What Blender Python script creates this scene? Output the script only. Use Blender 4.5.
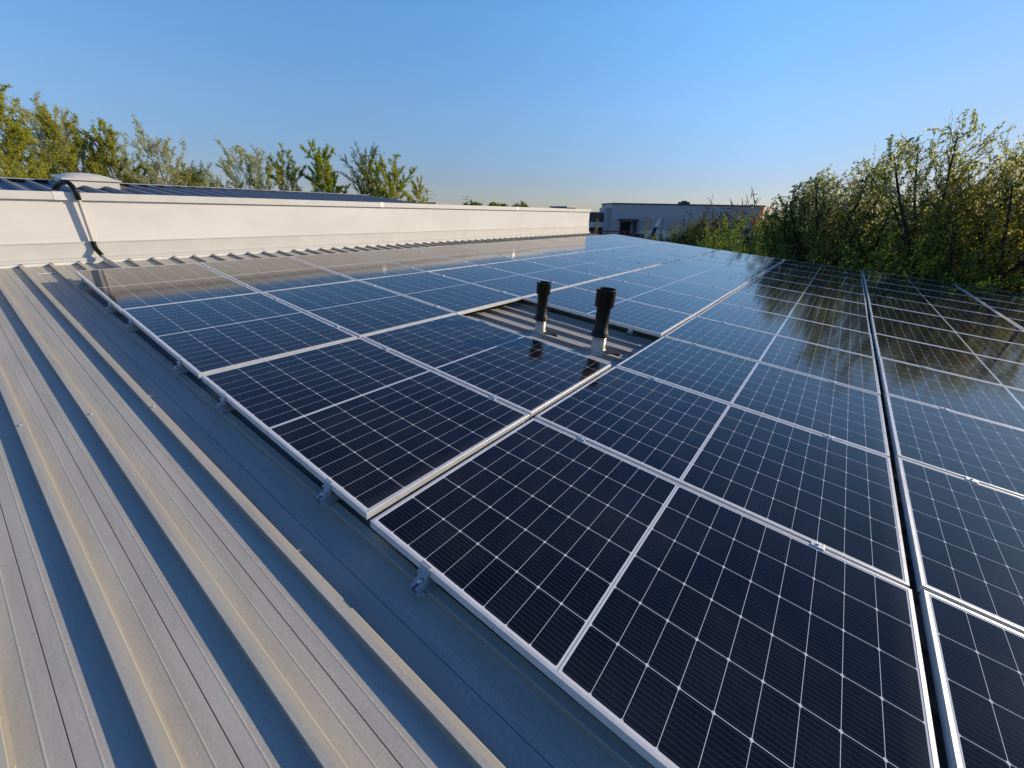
import bpy, bmesh, math, random
import numpy as np
from mathutils import Matrix, Vector, Euler

for o in list(bpy.data.objects): bpy.data.objects.remove(o)
SC = bpy.context.scene
COL = SC.collection
rad = math.radians
rnd = random.Random(7)

# ------------------------------------------------------------------ camera
FPX = 406.6642
CAM = Vector((6.58696, -0.68204, 0.66692))
RW = ((0.7898817, 0.2493141, -0.5602941), (0.6130736, -0.2985408, 0.7314466), (0.0150893, -0.9212578, -0.3886598))          # columns: right, down, forward
cd = bpy.data.cameras.new('camera'); cam = bpy.data.objects.new('camera', cd); COL.objects.link(cam)
cd.sensor_width = 36; cd.lens = FPX / 1024 * 36; cd.clip_start = 0.05; cd.clip_end = 3000
cam.matrix_world = Matrix(((RW[0][0], -RW[0][1], -RW[0][2], CAM.x), (RW[1][0], -RW[1][1], -RW[1][2], CAM.y),
                           (RW[2][0], -RW[2][1], -RW[2][2], CAM.z), (0, 0, 0, 1)))
SC.camera = cam
SC.render.resolution_x = 1024; SC.render.resolution_y = 768

# ------------------------------------------------------------------ light
SUN_EL, SUN_AZ = rad(18.5), rad(34.6)         # azimuth from +Y towards +X
W = bpy.data.worlds.new('World'); SC.world = W; W.use_nodes = True
wn = W.node_tree.nodes; wl = W.node_tree.links
bg = wn['Background']
sky = wn.new('ShaderNodeTexSky'); sky.sky_type = 'NISHITA'; sky.sun_disc = False
sky.sun_elevation = SUN_EL; sky.sun_rotation = SUN_AZ
sky.altitude = 0; sky.air_density = 1.0; sky.dust_density = 0.1; sky.ozone_density = 5.0
# model sky toned: duller at the horizon, brighter above, zenith dimmed to cut ambient light
tcw = wn.new('ShaderNodeTexCoord'); spz = wn.new('ShaderNodeSeparateXYZ'); wl.new(tcw.outputs['Generated'], spz.inputs[0])
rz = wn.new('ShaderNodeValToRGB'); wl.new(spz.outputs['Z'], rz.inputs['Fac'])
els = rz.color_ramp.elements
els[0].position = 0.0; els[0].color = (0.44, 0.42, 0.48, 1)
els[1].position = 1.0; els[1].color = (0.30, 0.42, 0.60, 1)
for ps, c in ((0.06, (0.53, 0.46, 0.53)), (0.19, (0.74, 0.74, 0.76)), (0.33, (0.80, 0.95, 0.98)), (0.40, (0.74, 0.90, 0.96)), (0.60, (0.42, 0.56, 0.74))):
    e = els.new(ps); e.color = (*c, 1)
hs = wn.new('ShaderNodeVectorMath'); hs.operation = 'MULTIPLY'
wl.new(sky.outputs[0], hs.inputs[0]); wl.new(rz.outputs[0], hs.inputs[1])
hs2 = wn.new('ShaderNodeVectorMath'); hs2.operation = 'SCALE'; hs2.inputs['Scale'].default_value = 1.43
dt = wn.new('ShaderNodeVectorMath'); dt.operation = 'DOT_PRODUCT'; wl.new(tcw.outputs['Generated'], dt.inputs[0])
dt.inputs[1].default_value = (math.sin(SUN_AZ)*math.cos(SUN_EL), math.cos(SUN_AZ)*math.cos(SUN_EL), math.sin(SUN_EL))
rs_ = wn.new('ShaderNodeValToRGB'); wl.new(dt.outputs['Value'], rs_.inputs['Fac'])
rs_.color_ramp.elements[0].position = 0.72; rs_.color_ramp.elements[0].color = (1, 1, 1, 1)
rs_.color_ramp.elements[1].position = 0.95; rs_.color_ramp.elements[1].color = (0.92, 0.78, 0.70, 1)
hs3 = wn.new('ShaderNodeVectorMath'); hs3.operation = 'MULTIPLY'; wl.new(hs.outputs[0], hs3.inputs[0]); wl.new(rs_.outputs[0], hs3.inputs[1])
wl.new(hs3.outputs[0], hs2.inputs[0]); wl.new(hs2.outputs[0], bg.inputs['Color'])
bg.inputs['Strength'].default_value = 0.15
sd = bpy.data.lights.new('sun', 'SUN'); sun = bpy.data.objects.new('sun', sd); COL.objects.link(sun)
sd.energy = 5.0; sd.angle = rad(0.5); sd.color = (1.0, 0.83, 0.60)
sdir = Vector((math.sin(SUN_AZ) * math.cos(SUN_EL), math.cos(SUN_AZ) * math.cos(SUN_EL), math.sin(SUN_EL)))
sun.rotation_euler = sdir.to_track_quat('Z', 'Y').to_euler(); sun.location = (20, 20, 30)
SC.view_settings.view_transform = 'Standard'; SC.view_settings.look = 'None'
SC.view_settings.exposure = 0.0; SC.view_settings.gamma = 1.0
SC.render.engine = 'CYCLES'
SC.cycles.max_bounces = 8; SC.cycles.transparent_max_bounces = 8

# ------------------------------------------------------------------ frames and pixel helper
TILT = rad(5.0)
M = Matrix.Rotation(TILT, 4, 'Y')              # roof frame -> world (roof climbs towards the white wall at -X)
GZ = -6.5
def at(u, D, v=None):
    """a point D metres away (horizontally) in the direction of picture column u; v gives its height"""
    vv = 214 if v is None else v
    a = ((u - 512) / FPX, (vv - 384) / FPX, 1.0)
    d = Vector([sum(RW[i][k] * a[k] for k in range(3)) for i in range(3)])
    s = D / math.hypot(d.x, d.y)
    p = CAM + d * s
    if v is None: p.z = GZ
    return p

# ------------------------------------------------------------------ mesh collector
class MB:
    def __init__(s): s.v = []; s.f = []; s.sm = []
    def add(s, vs, fs, smooth=False):
        b = len(s.v); s.v += [tuple(p) for p in vs]
        s.f += [tuple(i + b for i in f) for f in fs]; s.sm += [smooth] * len(fs)
    def box(s, a, b, bev=0.0):
        x0, y0, z0 = a; x1, y1, z1 = b
        if bev <= 0:
            vs = [(x0,y0,z0),(x1,y0,z0),(x1,y1,z0),(x0,y1,z0),(x0,y0,z1),(x1,y0,z1),(x1,y1,z1),(x0,y1,z1)]
            s.add(vs, [(0,3,2,1),(4,5,6,7),(0,1,5,4),(1,2,6,5),(2,3,7,6),(3,0,4,7)])
        else:
            bm = bmesh.new(); bmesh.ops.create_cube(bm, size=1.0)
            for q in bm.verts:
                q.co = Vector(((x0+x1)/2 + q.co.x*(x1-x0), (y0+y1)/2 + q.co.y*(y1-y0), (z0+z1)/2 + q.co.z*(z1-z0)))
            bmesh.ops.bevel(bm, geom=list(bm.edges), offset=bev, segments=2, affect='EDGES', profile=0.5)
            bm.verts.index_update()
            s.add([q.co for q in bm.verts], [[q.index for q in f.verts] for f in bm.faces]); bm.free()
    def tube(s, path, r, n=10, cap=True, smooth=True):
        path = [Vector(p) for p in path]
        rs = r if isinstance(r, (list, tuple)) else [r] * len(path)
        rings = []; up = None
        for i, p in enumerate(path):
            t = (path[min(i+1, len(path)-1)] - path[max(i-1, 0)]).normalized()
            if up is None:
                up = t.orthogonal().normalized()
            else:
                up = (up - t * up.dot(t))
                up = up.normalized() if up.length > 1e-6 else t.orthogonal().normalized()
            w = t.cross(up)
            rings.append([p + (up * math.cos(2*math.pi*k/n) + w * math.sin(2*math.pi*k/n)) * rs[i] for k in range(n)])
        vs = [q for R in rings for q in R]; fs = []
        for i in range(len(rings)-1):
            for k in range(n):
                a = i*n+k; b = i*n+(k+1) % n
                fs.append((a, b, b+n, a+n))
        s.add(vs, fs, smooth)
        if cap:
            s.add(rings[0], [tuple(range(n))[::-1]]); s.add(rings[-1], [tuple(range(n))])
    def lathe(s, prof, n=32, c=(0,0,0), smooth=True, shift=(0,0)):
        """prof: (r, z) list; shift leans the axis per metre of height"""
        vs = []; fs = []
        for r, z in prof:
            for k in range(n):
                a = 2*math.pi*k/n
                vs.append((c[0]+r*math.cos(a)+shift[0]*z, c[1]+r*math.sin(a)+shift[1]*z, c[2]+z))
        for i in range(len(prof)-1):
            for k in range(n):
                a = i*n+k; b = i*n+(k+1) % n
                fs.append((a, b, b+n, a+n))
        s.add(vs, fs, smooth)
    def prism(s, poly, axis, a, b):
        """poly of 2D points extruded along axis 'x' or 'y' from a to b"""
        n = len(poly)
        mk = (lambda q, t: (t, q[0], q[1])) if axis == 'x' else (lambda q, t: (q[0], t, q[1])) if axis == 'y' else (lambda q, t: (q[0], q[1], t))
        vs = [mk(q, a) for q in poly] + [mk(q, b) for q in poly]
        fs = [(i, (i+1) % n, (i+1) % n + n, i+n) for i in range(n)] + [tuple(range(n))[::-1], tuple(range(n, 2*n))]
        s.add(vs, fs)
    def mesh(s, name, mat):
        me = bpy.data.meshes.new(name)
        me.from_pydata(s.v, [], s.f); me.materials.append(mat)
        me.polygons.foreach_set('use_smooth', s.sm)
        bm = bmesh.new(); bm.from_mesh(me); bmesh.ops.recalc_face_normals(bm, faces=bm.faces); bm.to_mesh(me); bm.free()
        me.update(); return me
    def build(s, name, mat, parent=None):
        return link(name, s.mesh(name, mat), parent)

def link(name, me, parent=None):
    o = bpy.data.objects.new(name, me); COL.objects.link(o)
    if parent is not None: o.parent = parent
    return o
def tag(o, label=None, cat=None, group=None, kind=None):
    if label: o['label'] = label
    if cat: o['category'] = cat
    if group: o['group'] = group
    if kind: o['kind'] = kind
    return o
def thing(name, mat4, label, cat, group=None):
    o = bpy.data.objects.new(name, None); COL.objects.link(o); o.empty_display_size = 0.1
    o.matrix_world = mat4
    return tag(o, label, cat, group)
def copy_thing(o, mat4, label, group=None):
    c = o.copy(); COL.objects.link(c); c.matrix_world = mat4; c['label'] = label
    if group: c['group'] = group
    for ch in o.children:
        d = ch.copy(); COL.objects.link(d); d.parent = c
        for g in ch.children:
            e = g.copy(); COL.objects.link(e); e.parent = d
    return c
T = lambda x, y, z: Matrix.Translation((x, y, z))
RT = lambda x, y, z: M @ T(x, y, z)             # a base in the roof frame
def WT(x, y, z):                                # upright thing whose base is given in the roof frame
    return Matrix.Translation(M @ Vector((x, y, z)))

# ------------------------------------------------------------------ materials
def newmat(name):
    m = bpy.data.materials.new(name); m.use_nodes = True
    return m, m.node_tree.nodes, m.node_tree.links, m.node_tree.nodes['Principled BSDF']
def N(nt, t, **kw):
    n = nt.new(t)
    for k, v in kw.items(): setattr(n, k, v)
    return n
def simple(name, col, rough=0.6, metal=0.0, spec=0.5, var=0.12, scale=8.0, bump=0.0, stretch=(1,1,1), col2=None, bscale=None):
    m, n, l, p = newmat(name)
    tc = N(n, 'ShaderNodeTexCoord'); mp = N(n, 'ShaderNodeMapping'); mp.inputs['Scale'].default_value = stretch
    l.new(tc.outputs['Object'], mp.inputs['Vector'])
    nz = N(n, 'ShaderNodeTexNoise'); nz.inputs['Scale'].default_value = scale; nz.inputs['Detail'].default_value = 6; nz.inputs['Roughness'].default_value = 0.6
    l.new(mp.outputs[0], nz.inputs['Vector'])
    r = N(n, 'ShaderNodeValToRGB'); c2 = col2 if col2 else tuple(c*(1-2*var) for c in col)
    r.color_ramp.elements[0].color = (*c2, 1); r.color_ramp.elements[1].color = (*(tuple(min(1, c*(1+var)) for c in col) if not col2 else col), 1)
    r.color_ramp.elements[0].position = 0.3; r.color_ramp.elements[1].position = 0.7
    l.new(nz.outputs['Fac'], r.inputs['Fac']); l.new(r.outputs[0], p.inputs['Base Color'])
    mr = N(n, 'ShaderNodeMapRange'); mr.inputs[3].default_value = max(0.02, rough-0.08); mr.inputs[4].default_value = min(1, rough+0.1)
    l.new(nz.outputs['Fac'], mr.inputs[0]); l.new(mr.outputs[0], p.inputs['Roughness'])
    p.inputs['Metallic'].default_value = metal; p.inputs['Specular IOR Level'].default_value = spec
    if bump:
        b = N(n, 'ShaderNodeBump'); b.inputs['Strength'].default_value = bump; b.inputs['Distance'].default_value = 0.01
        if bscale:
            nb = N(n, 'ShaderNodeTexNoise'); nb.inputs['Scale'].default_value = bscale; nb.inputs['Detail'].default_value = 4
            l.new(mp.outputs[0], nb.inputs['Vector']); l.new(nb.outputs['Fac'], b.inputs['Height'])
        else: l.new(nz.outputs['Fac'], b.inputs['Height'])
        l.new(b.outputs[0], p.inputs['Normal'])
    return m

def roof_material():
    m, n, l, p = newmat('coated_roof_sheet')
    tc = N(n, 'ShaderNodeTexCoord')
    sep = N(n, 'ShaderNodeSeparateXYZ'); l.new(tc.outputs['Object'], sep.inputs[0])
    mp = N(n, 'ShaderNodeMapping'); mp.inputs['Scale'].default_value = (0.5, 5.0, 5.0); l.new(tc.outputs['Object'], mp.inputs['Vector'])
    streak = N(n, 'ShaderNodeTexNoise'); streak.inputs['Scale'].default_value = 3.0; streak.inputs['Detail'].default_value = 8; streak.inputs['Roughness'].default_value = 0.65
    l.new(mp.outputs[0], streak.inputs['Vector'])
    blot = N(n, 'ShaderNodeTexNoise'); blot.inputs['Scale'].default_value = 2.2; blot.inputs['Detail'].default_value = 5
    l.new(tc.outputs['Object'], blot.inputs['Vector'])
    ramp = N(n, 'ShaderNodeValToRGB')
    ramp.color_ramp.elements[0].position = 0.25; ramp.color_ramp.elements[0].color = (0.375, 0.36, 0.318, 1)
    ramp.color_ramp.elements[1].position = 0.75; ramp.color_ramp.elements[1].color = (0.51, 0.489, 0.424, 1)
    fine = N(n, 'ShaderNodeTexNoise'); fine.inputs['Scale'].default_value = 95; fine.inputs['Detail'].default_value = 3; l.new(tc.outputs['Object'], fine.inputs['Vector'])
    fa = N(n, 'ShaderNodeMath', operation='MULTIPLY_ADD'); fa.inputs[1].default_value = 0.55; l.new(fine.outputs['Fac'], fa.inputs[0])
    fb = N(n, 'ShaderNodeMath', operation='SUBTRACT'); fb.inputs[1].default_value = 0.275; l.new(streak.outputs['Fac'], fb.inputs[0]); l.new(fb.outputs[0], fa.inputs[2])
    l.new(fa.outputs[0], ramp.inputs['Fac'])
    # yellowish dust lying on the crests of the ribs
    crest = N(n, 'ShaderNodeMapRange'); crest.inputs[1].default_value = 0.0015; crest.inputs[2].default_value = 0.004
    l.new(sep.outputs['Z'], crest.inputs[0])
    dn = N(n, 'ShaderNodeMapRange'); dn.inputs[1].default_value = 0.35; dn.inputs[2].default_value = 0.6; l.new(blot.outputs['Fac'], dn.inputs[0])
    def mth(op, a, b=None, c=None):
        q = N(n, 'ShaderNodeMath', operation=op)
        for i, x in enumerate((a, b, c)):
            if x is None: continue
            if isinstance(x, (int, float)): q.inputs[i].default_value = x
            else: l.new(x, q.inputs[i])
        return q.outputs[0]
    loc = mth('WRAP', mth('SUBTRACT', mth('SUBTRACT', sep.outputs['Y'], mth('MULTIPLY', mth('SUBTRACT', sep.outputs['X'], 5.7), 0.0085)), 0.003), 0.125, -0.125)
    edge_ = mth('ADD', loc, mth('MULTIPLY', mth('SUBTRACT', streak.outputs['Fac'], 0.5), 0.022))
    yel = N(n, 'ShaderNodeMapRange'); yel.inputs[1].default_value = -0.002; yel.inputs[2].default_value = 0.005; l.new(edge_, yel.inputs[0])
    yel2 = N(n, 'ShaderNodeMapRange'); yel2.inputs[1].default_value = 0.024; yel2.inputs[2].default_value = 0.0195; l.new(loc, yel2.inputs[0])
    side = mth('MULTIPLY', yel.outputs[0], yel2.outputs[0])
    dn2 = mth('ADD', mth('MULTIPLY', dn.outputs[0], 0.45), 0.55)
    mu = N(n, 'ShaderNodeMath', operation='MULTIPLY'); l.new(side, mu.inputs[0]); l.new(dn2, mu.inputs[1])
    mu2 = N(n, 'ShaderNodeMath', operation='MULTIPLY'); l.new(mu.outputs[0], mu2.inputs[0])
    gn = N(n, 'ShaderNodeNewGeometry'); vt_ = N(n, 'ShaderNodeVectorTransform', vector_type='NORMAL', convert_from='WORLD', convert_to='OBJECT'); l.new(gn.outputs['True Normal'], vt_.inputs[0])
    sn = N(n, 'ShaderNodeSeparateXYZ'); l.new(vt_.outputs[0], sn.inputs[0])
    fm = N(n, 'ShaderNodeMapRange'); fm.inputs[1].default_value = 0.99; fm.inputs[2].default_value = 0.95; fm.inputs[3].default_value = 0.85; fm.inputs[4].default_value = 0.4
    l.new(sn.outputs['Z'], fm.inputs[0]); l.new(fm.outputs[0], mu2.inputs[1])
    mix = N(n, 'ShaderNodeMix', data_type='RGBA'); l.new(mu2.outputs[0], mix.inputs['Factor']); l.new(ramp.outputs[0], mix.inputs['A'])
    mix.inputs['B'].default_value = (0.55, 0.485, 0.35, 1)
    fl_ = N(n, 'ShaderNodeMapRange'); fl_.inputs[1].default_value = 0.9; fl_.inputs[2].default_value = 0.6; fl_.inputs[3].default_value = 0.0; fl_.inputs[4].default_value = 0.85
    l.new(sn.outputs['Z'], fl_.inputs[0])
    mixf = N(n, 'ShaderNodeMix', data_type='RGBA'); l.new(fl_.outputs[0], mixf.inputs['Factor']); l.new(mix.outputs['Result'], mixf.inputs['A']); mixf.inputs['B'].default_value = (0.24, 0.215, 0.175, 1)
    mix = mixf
    # pale grit: tiny specks
    vor = N(n, 'ShaderNodeTexVoronoi'); vor.inputs['Scale'].default_value = 55; l.new(tc.outputs['Object'], vor.inputs['Vector'])
    lt = N(n, 'ShaderNodeMath', operation='LESS_THAN'); lt.inputs[1].default_value = 0.13; l.new(vor.outputs['Distance'], lt.inputs[0])
    sepc = N(n, 'ShaderNodeSeparateColor'); l.new(vor.outputs['Color'], sepc.inputs[0])
    gt = N(n, 'ShaderNodeMath', operation='GREATER_THAN'); gt.inputs[1].default_value = 0.72; l.new(sepc.outputs[0], gt.inputs[0])
    sp = N(n, 'ShaderNodeMath', operation='MULTIPLY'); l.new(lt.outputs[0], sp.inputs[0]); l.new(gt.outputs[0], sp.inputs[1])
    mix2 = N(n, 'ShaderNodeMix', data_type='RGBA'); l.new(sp.outputs[0], mix2.inputs['Factor']); l.new(mix.outputs['Result'], mix2.inputs['A'])
    mix2.inputs['B'].default_value = (0.55, 0.52, 0.42, 1)
    l.new(mix2.outputs['Result'], p.inputs['Base Color'])
    mr = N(n, 'ShaderNodeMapRange'); mr.inputs[3].default_value = 0.45; mr.inputs[4].default_value = 0.62; l.new(blot.outputs['Fac'], mr.inputs[0])
    l.new(mr.outputs[0], p.inputs['Roughness']); p.inputs['Specular IOR Level'].default_value = 0.35
    b = N(n, 'ShaderNodeBump'); b.inputs['Strength'].default_value = 0.08; b.inputs['Distance'].default_value = 0.01
    l.new(streak.outputs['Fac'], b.inputs['Height']); l.new(b.outputs[0], p.inputs['Normal'])
    return m

PL, PW = 1.752, 1.134          # one module
PX, PY = 1.789, 1.154          # pitches
LIP = 0.012
def cell_material():
    """half-cut cells: 18 x 6, thin white gaps, a wide gap at the middle, fine busbars"""
    m, n, l, p = newmat('solar_cells_under_glass')
    tc = N(n, 'ShaderNodeTexCoord'); sep = N(n, 'ShaderNodeSeparateXYZ'); l.new(tc.outputs['Object'], sep.inputs[0])
    def mth(op, a, b=None, c=None):
        q = N(n, 'ShaderNodeMath', operation=op)
        for i, x in enumerate((a, b, c)):
            if x is None: continue
            if isinstance(x, (int, float)): q.inputs[i].default_value = x
            else: l.new(x, q.inputs[i])
        return q.outputs[0]
    X, Y = sep.outputs['X'], sep.outputs['Y']
    ax = mth('ABSOLUTE', X); ay = mth('ABSOLUTE', Y)
    cx, cy = 0.0945, 0.1825
    ux = mth('SUBTRACT', ax, 0.008)                        # distance from the edge of the mid gap
    dx = mth('PINGPONG', ux, cx/2)                         # distance to the nearest half cell gap
    dy = mth('PINGPONG', ay, cy/2)                         # six strings: gaps at 0, +-cy, +-2cy
    lx = mth('LESS_THAN', dx, 0.0007)
    ly = mth('LESS_THAN', dy, 0.0010)
    mid = mth('LESS_THAN', ax, 0.0085)
    rib = mth('LESS_THAN', ax, 0.0022)
    edx = mth('GREATER_THAN', ax, 0.008 + 9*cx - 0.001)
    edy = mth('GREATER_THAN', ay, 3*cy - 0.0015)
    dia = mth('LESS_THAN', mth('ADD', dx, dy), 0.0068)
    wh = mth('MAXIMUM', mth('MAXIMUM', lx, ly), mth('MAXIMUM', mid, mth('MAXIMUM', dia, mth('MAXIMUM', edx, edy))))
    bus = mth('LESS_THAN', mth('PINGPONG', mth('ADD', ay, cy/22), cy/22), 0.00055)
    # per cell tone
    ix = mth('FLOOR', mth('DIVIDE', X, cx)); iy = mth('FLOOR', mth('DIVIDE', Y, cy))
    cmb = N(n, 'ShaderNodeCombineXYZ'); l.new(ix, cmb.inputs[0]); l.new(iy, cmb.inputs[1])
    oi = N(n, 'ShaderNodeObjectInfo'); l.new(oi.outputs['Random'], cmb.inputs[2])
    wnz = N(n, 'ShaderNodeTexWhiteNoise', noise_dimensions='3D'); l.new(cmb.outputs[0], wnz.inputs['Vector'])
    cr = N(n, 'ShaderNodeValToRGB')
    cr.color_ramp.elements[0].color = (0.0030, 0.0031, 0.0068, 1); cr.color_ramp.elements[1].color = (0.0050, 0.0055, 0.012, 1)
    l.new(wnz.outputs['Value'], cr.inputs['Fac'])
    m1 = N(n, 'ShaderNodeMix', data_type='RGBA'); l.new(mth('MULTIPLY', bus, 0.5), m1.inputs['Factor']); l.new(cr.outputs[0], m1.inputs['A']); m1.inputs['B'].default_value = (0.12, 0.12, 0.14, 1)
    m2 = N(n, 'ShaderNodeMix', data_type='RGBA'); l.new(wh, m2.inputs['Factor']); l.new(m1.outputs['Result'], m2.inputs['A']); m2.inputs['B'].default_value = (0.74, 0.75, 0.77, 1)
    m3 = N(n, 'ShaderNodeMix', data_type='RGBA'); l.new(rib, m3.inputs['Factor']); l.new(m2.outputs['Result'], m3.inputs['A']); m3.inputs['B'].default_value = (0.32, 0.34, 0.38, 1)
    # dust film
    dz = N(n, 'ShaderNodeTexNoise'); dz.inputs['Scale'].default_value = 2.2; dz.inputs['Detail'].default_value = 7; dz.inputs['Roughness'].default_value = 0.65
    cmb2 = N(n, 'ShaderNodeVectorMath', operation='ADD'); l.new(tc.outputs['Object'], cmb2.inputs[0])
    cmb3 = N(n, 'ShaderNodeCombineXYZ'); l.new(mth('MULTIPLY', oi.outputs['Random'], 50), cmb3.inputs[0]); l.new(cmb3.outputs[0], cmb2.inputs[1])
    l.new(cmb2.outputs[0], dz.inputs['Vector'])
    dmr = N(n, 'ShaderNodeMapRange'); dmr.inputs[1].default_value = 0.4; dmr.inputs[2].default_value = 0.8; dmr.inputs[3].default_value = 0.0; dmr.inputs[4].default_value = 0.03
    l.new(dz.outputs['Fac'], dmr.inputs[0])
    m4 = N(n, 'ShaderNodeMix', data_type='RGBA'); low = N(n, 'ShaderNodeMapRange'); low.inputs[1].default_value = 0.80; low.inputs[2].default_value = 0.866; low.inputs[3].default_value = 0.0; low.inputs[4].default_value = 0.10; l.new(X, low.inputs[0])
    l.new(mth('ADD', dmr.outputs[0], mth('MULTIPLY', low.outputs[0], dz.outputs['Fac'])), m4.inputs['Factor']); l.new(m3.outputs['Result'], m4.inputs['A']); m4.inputs['B'].default_value = (0.45, 0.42, 0.36, 1)
    l.new(m4.outputs['Result'], p.inputs['Base Color'])
    rr = N(n, 'ShaderNodeMapRange'); rr.inputs[3].default_value = 0.06; rr.inputs[4].default_value = 0.115; l.new(dz.outputs['Fac'], rr.inputs[0])
    l.new(rr.outputs[0], p.inputs['Roughness']); p.inputs['IOR'].default_value = 1.45
    p.inputs['Specular IOR Level'].default_value = 0.5
    b = N(n, 'ShaderNodeBump'); b.inputs['Strength'].default_value = 0.02; b.inputs['Distance'].default_value = 0.004
    wob = N(n, 'ShaderNodeTexNoise'); wob.inputs['Scale'].default_value = 3.0; l.new(cmb2.outputs[0], wob.inputs['Vector'])
    l.new(wob.outputs['Fac'], b.inputs['Height']); l.new(b.outputs[0], p.inputs['Normal'])
    return m

def leaf_material(name, dark, light, trans=0.45, pale=None):
    m, n, l, p = newmat(name)
    geo = N(n, 'ShaderNodeNewGeometry'); cr = N(n, 'ShaderNodeValToRGB')
    cr.color_ramp.elements[0].color = (*dark, 1); cr.color_ramp.elements[1].color = (*light, 1)
    if pale:
        cr.color_ramp.elements[1].position = 0.8
        e = cr.color_ramp.elements.new(0.90); e.color = (*pale, 1)
    l.new(geo.outputs['Random Per Island'], cr.inputs['Fac'])
    l.new(cr.outputs[0], p.inputs['Base Color']); p.inputs['Roughness'].default_value = 0.5; p.inputs['Specular IOR Level'].default_value = 0.3
    tr = N(n, 'ShaderNodeBsdfTranslucent'); hsv = N(n, 'ShaderNodeHueSaturation'); hsv.inputs['Value'].default_value = 1.35; hsv.inputs['Saturation'].default_value = 1.1
    l.new(cr.outputs[0], hsv.inputs['Color']); l.new(hsv.outputs[0], tr.inputs['Color'])
    ms = N(n, 'ShaderNodeMixShader'); ms.inputs[0].default_value = trans
    l.new(p.outputs[0], ms.inputs[1]); l.new(tr.outputs[0], ms.inputs[2])
    l.new(ms.outputs[0], n['Material Output'].inputs['Surface'])
    return m

M_ROOF = roof_material()
M_CELL = cell_material()
M_ROOFSH = simple('shade_tinted_roof_sheet', (0.22, 0.235, 0.27), 0.6, 0, 0.25, 0.06, 4.0, 0, (0.4, 3, 3))  # sheet colour darkened and blued to paint in the shade of the upper ribs
M_ALU = simple('anodised_aluminium', (0.72, 0.72, 0.71), 0.40, 0.35, 0.5, 0.05, 20)
M_ALUR = simple('mill_aluminium', (0.62, 0.64, 0.66), 0.42, 0.75, 0.5, 0.08, 40)
M_STEEL = simple('stainless_screw', (0.55, 0.55, 0.55), 0.3, 0.9, 0.5, 0.08, 60)
M_SCREW = simple('painted_screw', (0.42, 0.40, 0.36), 0.6, 0.1, 0.4, 0.08, 60)
M_WALL = simple('white_painted_wall', (0.755, 0.735, 0.70), 0.75, 0, 0.3, 0.03, 1.3, 0.12, (0.6, 0.6, 1.6), (0.655, 0.64, 0.605), 60)
M_FLASH = simple('pale_grey_flashing', (0.60, 0.585, 0.545), 0.55, 0, 0.4, 0.04, 3.0)
M_COPE = simple('pale_grey_coping', (0.66, 0.645, 0.61), 0.45, 0, 0.5, 0.04, 4.0)
M_JOINT = simple('bright_joint_plate', (0.85, 0.84, 0.80), 0.35, 0.2, 0.5, 0.03, 10)
M_FOAM = simple('white_closure_foam', (0.78, 0.77, 0.73), 0.8, 0, 0.2, 0.06, 30)
M_RIDGE = simple('ridge_cap', (0.50, 0.49, 0.45), 0.5, 0, 0.5, 0.05, 5)
M_BLACK = simple('black_plastic', (0.0035, 0.0035, 0.004), 0.55, 0, 0.3, 0.15, 15)
M_GALV = simple('galvanised_steel', (0.46, 0.41, 0.34), 0.45, 0.2, 0.5, 0.12, 9, 0.05, (1, 1, 0.3))
M_LEAD = simple('sealing_collar', (0.52, 0.50, 0.46), 0.5, 0.1, 0.5, 0.12, 14, 0.2)
M_BITU = simple('black_sealant', (0.02, 0.02, 0.022), 0.6, 0, 0.4, 0.2, 20, 0.3)
M_PIPE = simple('grey_conduit', (0.52, 0.50, 0.48), 0.4, 0.0, 0.5, 0.06, 12)
M_DOME = simple('opal_acrylic', (0.76, 0.70, 0.59), 0.4, 0, 0.2, 0.03, 5)
M_CURB = simple('skylight_curb', (0.66, 0.64, 0.58), 0.55, 0, 0.4, 0.05, 6)
M_BODY = simple('facade_render', (0.55, 0.53, 0.49), 0.8, 0, 0.3, 0.05, 1.0)
M_GRASS = simple('meadow', (0.075, 0.10, 0.03), 0.9, 0, 0.2, 0.3, 0.35, 0.4, (1,1,1), (0.045, 0.062, 0.02), 6)
M_ASPH = simple('asphalt', (0.055, 0.055, 0.056), 0.85, 0, 0.3, 0.12, 1.2, 0.2, (1,1,1), None, 40)
M_CLAD = simple('grey_cladding', (0.42, 0.42, 0.42), 0.5, 0, 0.4, 0.05, 0.25)
M_CLADB = simple('grey_cladding_lower', (0.38, 0.38, 0.38), 0.5, 0, 0.4, 0.05, 0.25)
M_CLADD = simple('dark_trim', (0.055, 0.065, 0.075), 0.5, 0, 0.4, 0.08, 0.5)
M_PLINTH = simple('pale_plinth', (0.62, 0.62, 0.63), 0.7, 0, 0.3, 0.05, 0.4)
M_DARK = simple('dark_opening', (0.015, 0.015, 0.018), 0.7, 0, 0.3, 0.1, 1)
M_GLASSW = simple('office_glazing', (0.02, 0.03, 0.055), 0.12, 0, 0.6, 0.1, 0.6)
M_RED = simple('red_oxide_rail', (0.16, 0.045, 0.035), 0.6, 0, 0.4, 0.1, 2)
M_BLUE = simple('blue_paint', (0.03, 0.06, 0.16), 0.35, 0, 0.5, 0.06, 2)
M_BLUED = simple('dark_car_paint', (0.02, 0.022, 0.028), 0.25, 0, 0.5, 0.06, 2)
M_TYRE = simple('tyre', (0.02, 0.02, 0.02), 0.8, 0, 0.3, 0.1, 5)
M_FLAGW = simple('flag_cloth_white', (0.75, 0.75, 0.75), 0.8, 0, 0.2, 0.03, 3)
M_FLAGB = simple('flag_cloth_black', (0.02, 0.02, 0.025), 0.8, 0, 0.2, 0.1, 3)
M_POLE = simple('pole_metal', (0.35, 0.36, 0.37), 0.4, 0.5, 0.5, 0.05, 3)
M_BARKD = simple('dark_bark', (0.055, 0.045, 0.035), 0.9, 0, 0.2, 0.25, 12, 0.6)
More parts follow.
